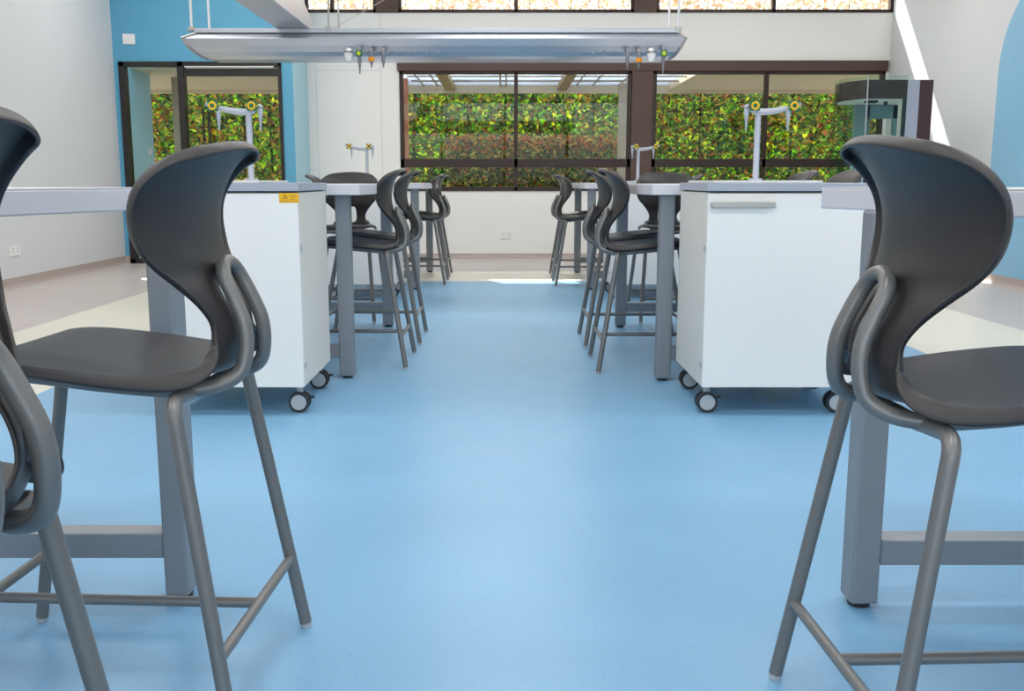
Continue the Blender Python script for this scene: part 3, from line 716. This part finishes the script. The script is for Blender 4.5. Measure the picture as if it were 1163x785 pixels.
MB().tube([((375-PX)/F*z1_, 6.8-DBm, PZ(34,6.8)), ((452-PX)/F*6.5, 6.9-DBm, PZ(-10,6.9)+.0)], .0022, 6).build('tether_wire', M['steel'], bo, smooth=True)

# duct that lands on the boom
du = thing('supply_duct', 'silver box duct coming from overhead onto the left part of the boom', 'duct', (0, 0, 0))
X0, X1 = (321-PX)/F*6.73, (357.5-PX)/F*6.73
zd = PZ(32.5,6.80)+.002
side = [(7.02, zd), (7.02, zd+.03), (6.62, zd+.16), (6.2, zd+.32), (5.6, zd+.42), (3.0, zd+.42), (3.0, zd)]
n = len(side)
MB().add([(X0, y, z) for y, z in side]+[(X1, y, z) for y, z in side], [tuple(range(n)), tuple(range(2*n-1,n-1,-1))]+[(i,n+i,n+(i+1)%n,(i+1)%n) for i in range(n)]).build('duct_body', M['boom'], du, .004)
for yy in (3.4, 5.4):
    MB().tube([((X0+X1)/2, yy, zd+.41), ((X0+X1)/2, yy, ZC)], .008, 10).build('hanging_rod', M['rod'], du, smooth=True)

# ------------------------------------------------------------------ fume cupboard
fx0, fx1, fd0, fd1 = 3.36, 3.97, 9.3, 10.15
ft = 1.85
fc = thing('fume_cupboard', 'glass sided fume cupboard with curved left glass and dark brown top, near the right wall', 'fume cupboard', (fx0, fd0, 0))
def curve(off=0, n=10):
    return [(-.14*math.sin(PI*(i/n)**.8)*1.0+off if 0 < i < n else off, i/n*(fd1-fd0)) for i in range(n+1)]
cv = curve()
def ring_prism(o, z0, z1, th):
    a = curve(0); b = [(x+th, y) for x, y in a]; return a + b[::-1]
wd = fx1-fx0
MB().prism(curve()+[(wd, fd1-fd0), (wd, 0)], .86, .91).build('work_surface', M['worktop'], fc)
MB().box(.02, wd-.02, .03, fd1-fd0-.02, .10, .86).build('base_cabinet', M['trolley'], fc, .003)
for ax in (.08, wd-.08):
    for ay in (.1, fd1-fd0-.1):
        MB().cyl((ax, ay, .05), (0,1,0), .049, .03, 24).cyl((ax,ay,.085), (0,0,1), .012, .04, 12).build('castor', M['rubber'], fc, smooth=True)
hp = MB().prism(ring_prism(0,0,0,.02), ft-.17, ft).box(0, wd-.24, 0, .02, ft-.17, ft).box(0, wd, fd1-fd0-.02, fd1-fd0, ft-.17, ft)
hp.build('header', M['maroon'], fc)
MB().prism([(x+.02,y) for x,y in curve()]+[(wd-.02, fd1-fd0), (wd-.02, .02)], ft-.165, ft-.15).build('canopy_lining', M['plate'], fc)
MB().box(.1, .2, .25, .35, ft-.185, ft-.165).cyl((.33,.4,ft-.18), (0,0,1), .02, .03, 12).build('lamp_fitting', M['rubber'], fc)
MB().box(wd-.24, wd-.125, 0, .06, .91, ft).build('front_post', M['lilac_grey'], fc, .003)
MB().box(wd-.125, wd, 0, .10, .91, ft).build('service_panel', M['maroon'], fc, .003)
MB().box(wd-.265, wd-.24, .0, .04, .91, ft-.17).build('post_seal', M['rubber'], fc)
MB().box(.17, .29, fd1-fd0-.09, fd1-fd0-.02, .91, ft-.17).box(.29, wd-.0, fd1-fd0-.05, fd1-fd0-.02, .91, 1.0).box(.29, wd, fd1-fd0-.05, fd1-fd0-.02, ft-.30, ft-.17).box(.27,.33,fd1-fd0-.05, fd1-fd0-.02, .91, ft-.17).box(wd-.05,wd,fd1-fd0-.05, fd1-fd0-.02, .91, ft-.17).build('rear_frame', M['teal_grey'], fc, .003)
g = MB()
a = curve(-.012); b = curve(-.004)
g.prism(a+b[::-1], .91, ft+.03)
g.box(0, wd-.24, -.014, -.008, .91, ft+.04)
g.box(.02, .17, fd1-fd0-.012, fd1-fd0-.006, .91, ft-.17)
g.build('glass_screen', M['cup_glass'], fc)
MB().box(-.006, .004, -.016, -.006, .91, ft+.04).build('glass_edge_strip', M['cap'], fc)

# ------------------------------------------------------------------ lighting
w = bpy.data.worlds.new('sky'); sc.world = w; w.use_nodes = True
nt = w.node_tree; bg = nt.nodes['Background']
sky = nt.nodes.new('ShaderNodeTexSky'); sky.sky_type = 'NISHITA'; sky.sun_disc = False
sky.sun_elevation = math.radians(46); sky.sun_rotation = 0; sky.air_density = 1; sky.dust_density = 2
hs = nt.nodes.new('ShaderNodeHueSaturation'); hs.inputs['Saturation'].default_value = .45
nt.links.new(sky.outputs[0], hs.inputs['Color']); nt.links.new(hs.outputs[0], bg.inputs[0]); bg.inputs[1].default_value = .55
sd = bpy.data.lights.new('sun', 'SUN'); sd.energy = 8; sd.angle = math.radians(.6); sd.color = (1,.95,.88)
so_ = bpy.data.objects.new('sun', sd); C.objects.link(so_)
so_.rotation_euler = Vector((.38,-1,-1.08)).to_track_quat('-Z','Y').to_euler()
k = 0
for yy in (-2.4, .6, 3.6, 6.4, 9.6):  # unseen area lights added under the ceiling as soft fill
    for xx in (-2.9, 0, 2.9):
        ld = bpy.data.lights.new('fill_light', 'AREA'); ld.shape = 'RECTANGLE'; ld.size = 1.2; ld.size_y = .6; ld.energy = 24; ld.color = (1,.96,.91)
        lo = bpy.data.objects.new('fill_light', ld); C.objects.link(lo); lo.location = (xx, yy, ZC-.03)
        k += 1
sc.view_settings.view_transform = 'Standard'; sc.view_settings.look = 'None'; sc.view_settings.gamma = 1
sc.view_settings.use_curve_mapping = False; sc.view_settings.exposure = 0.42
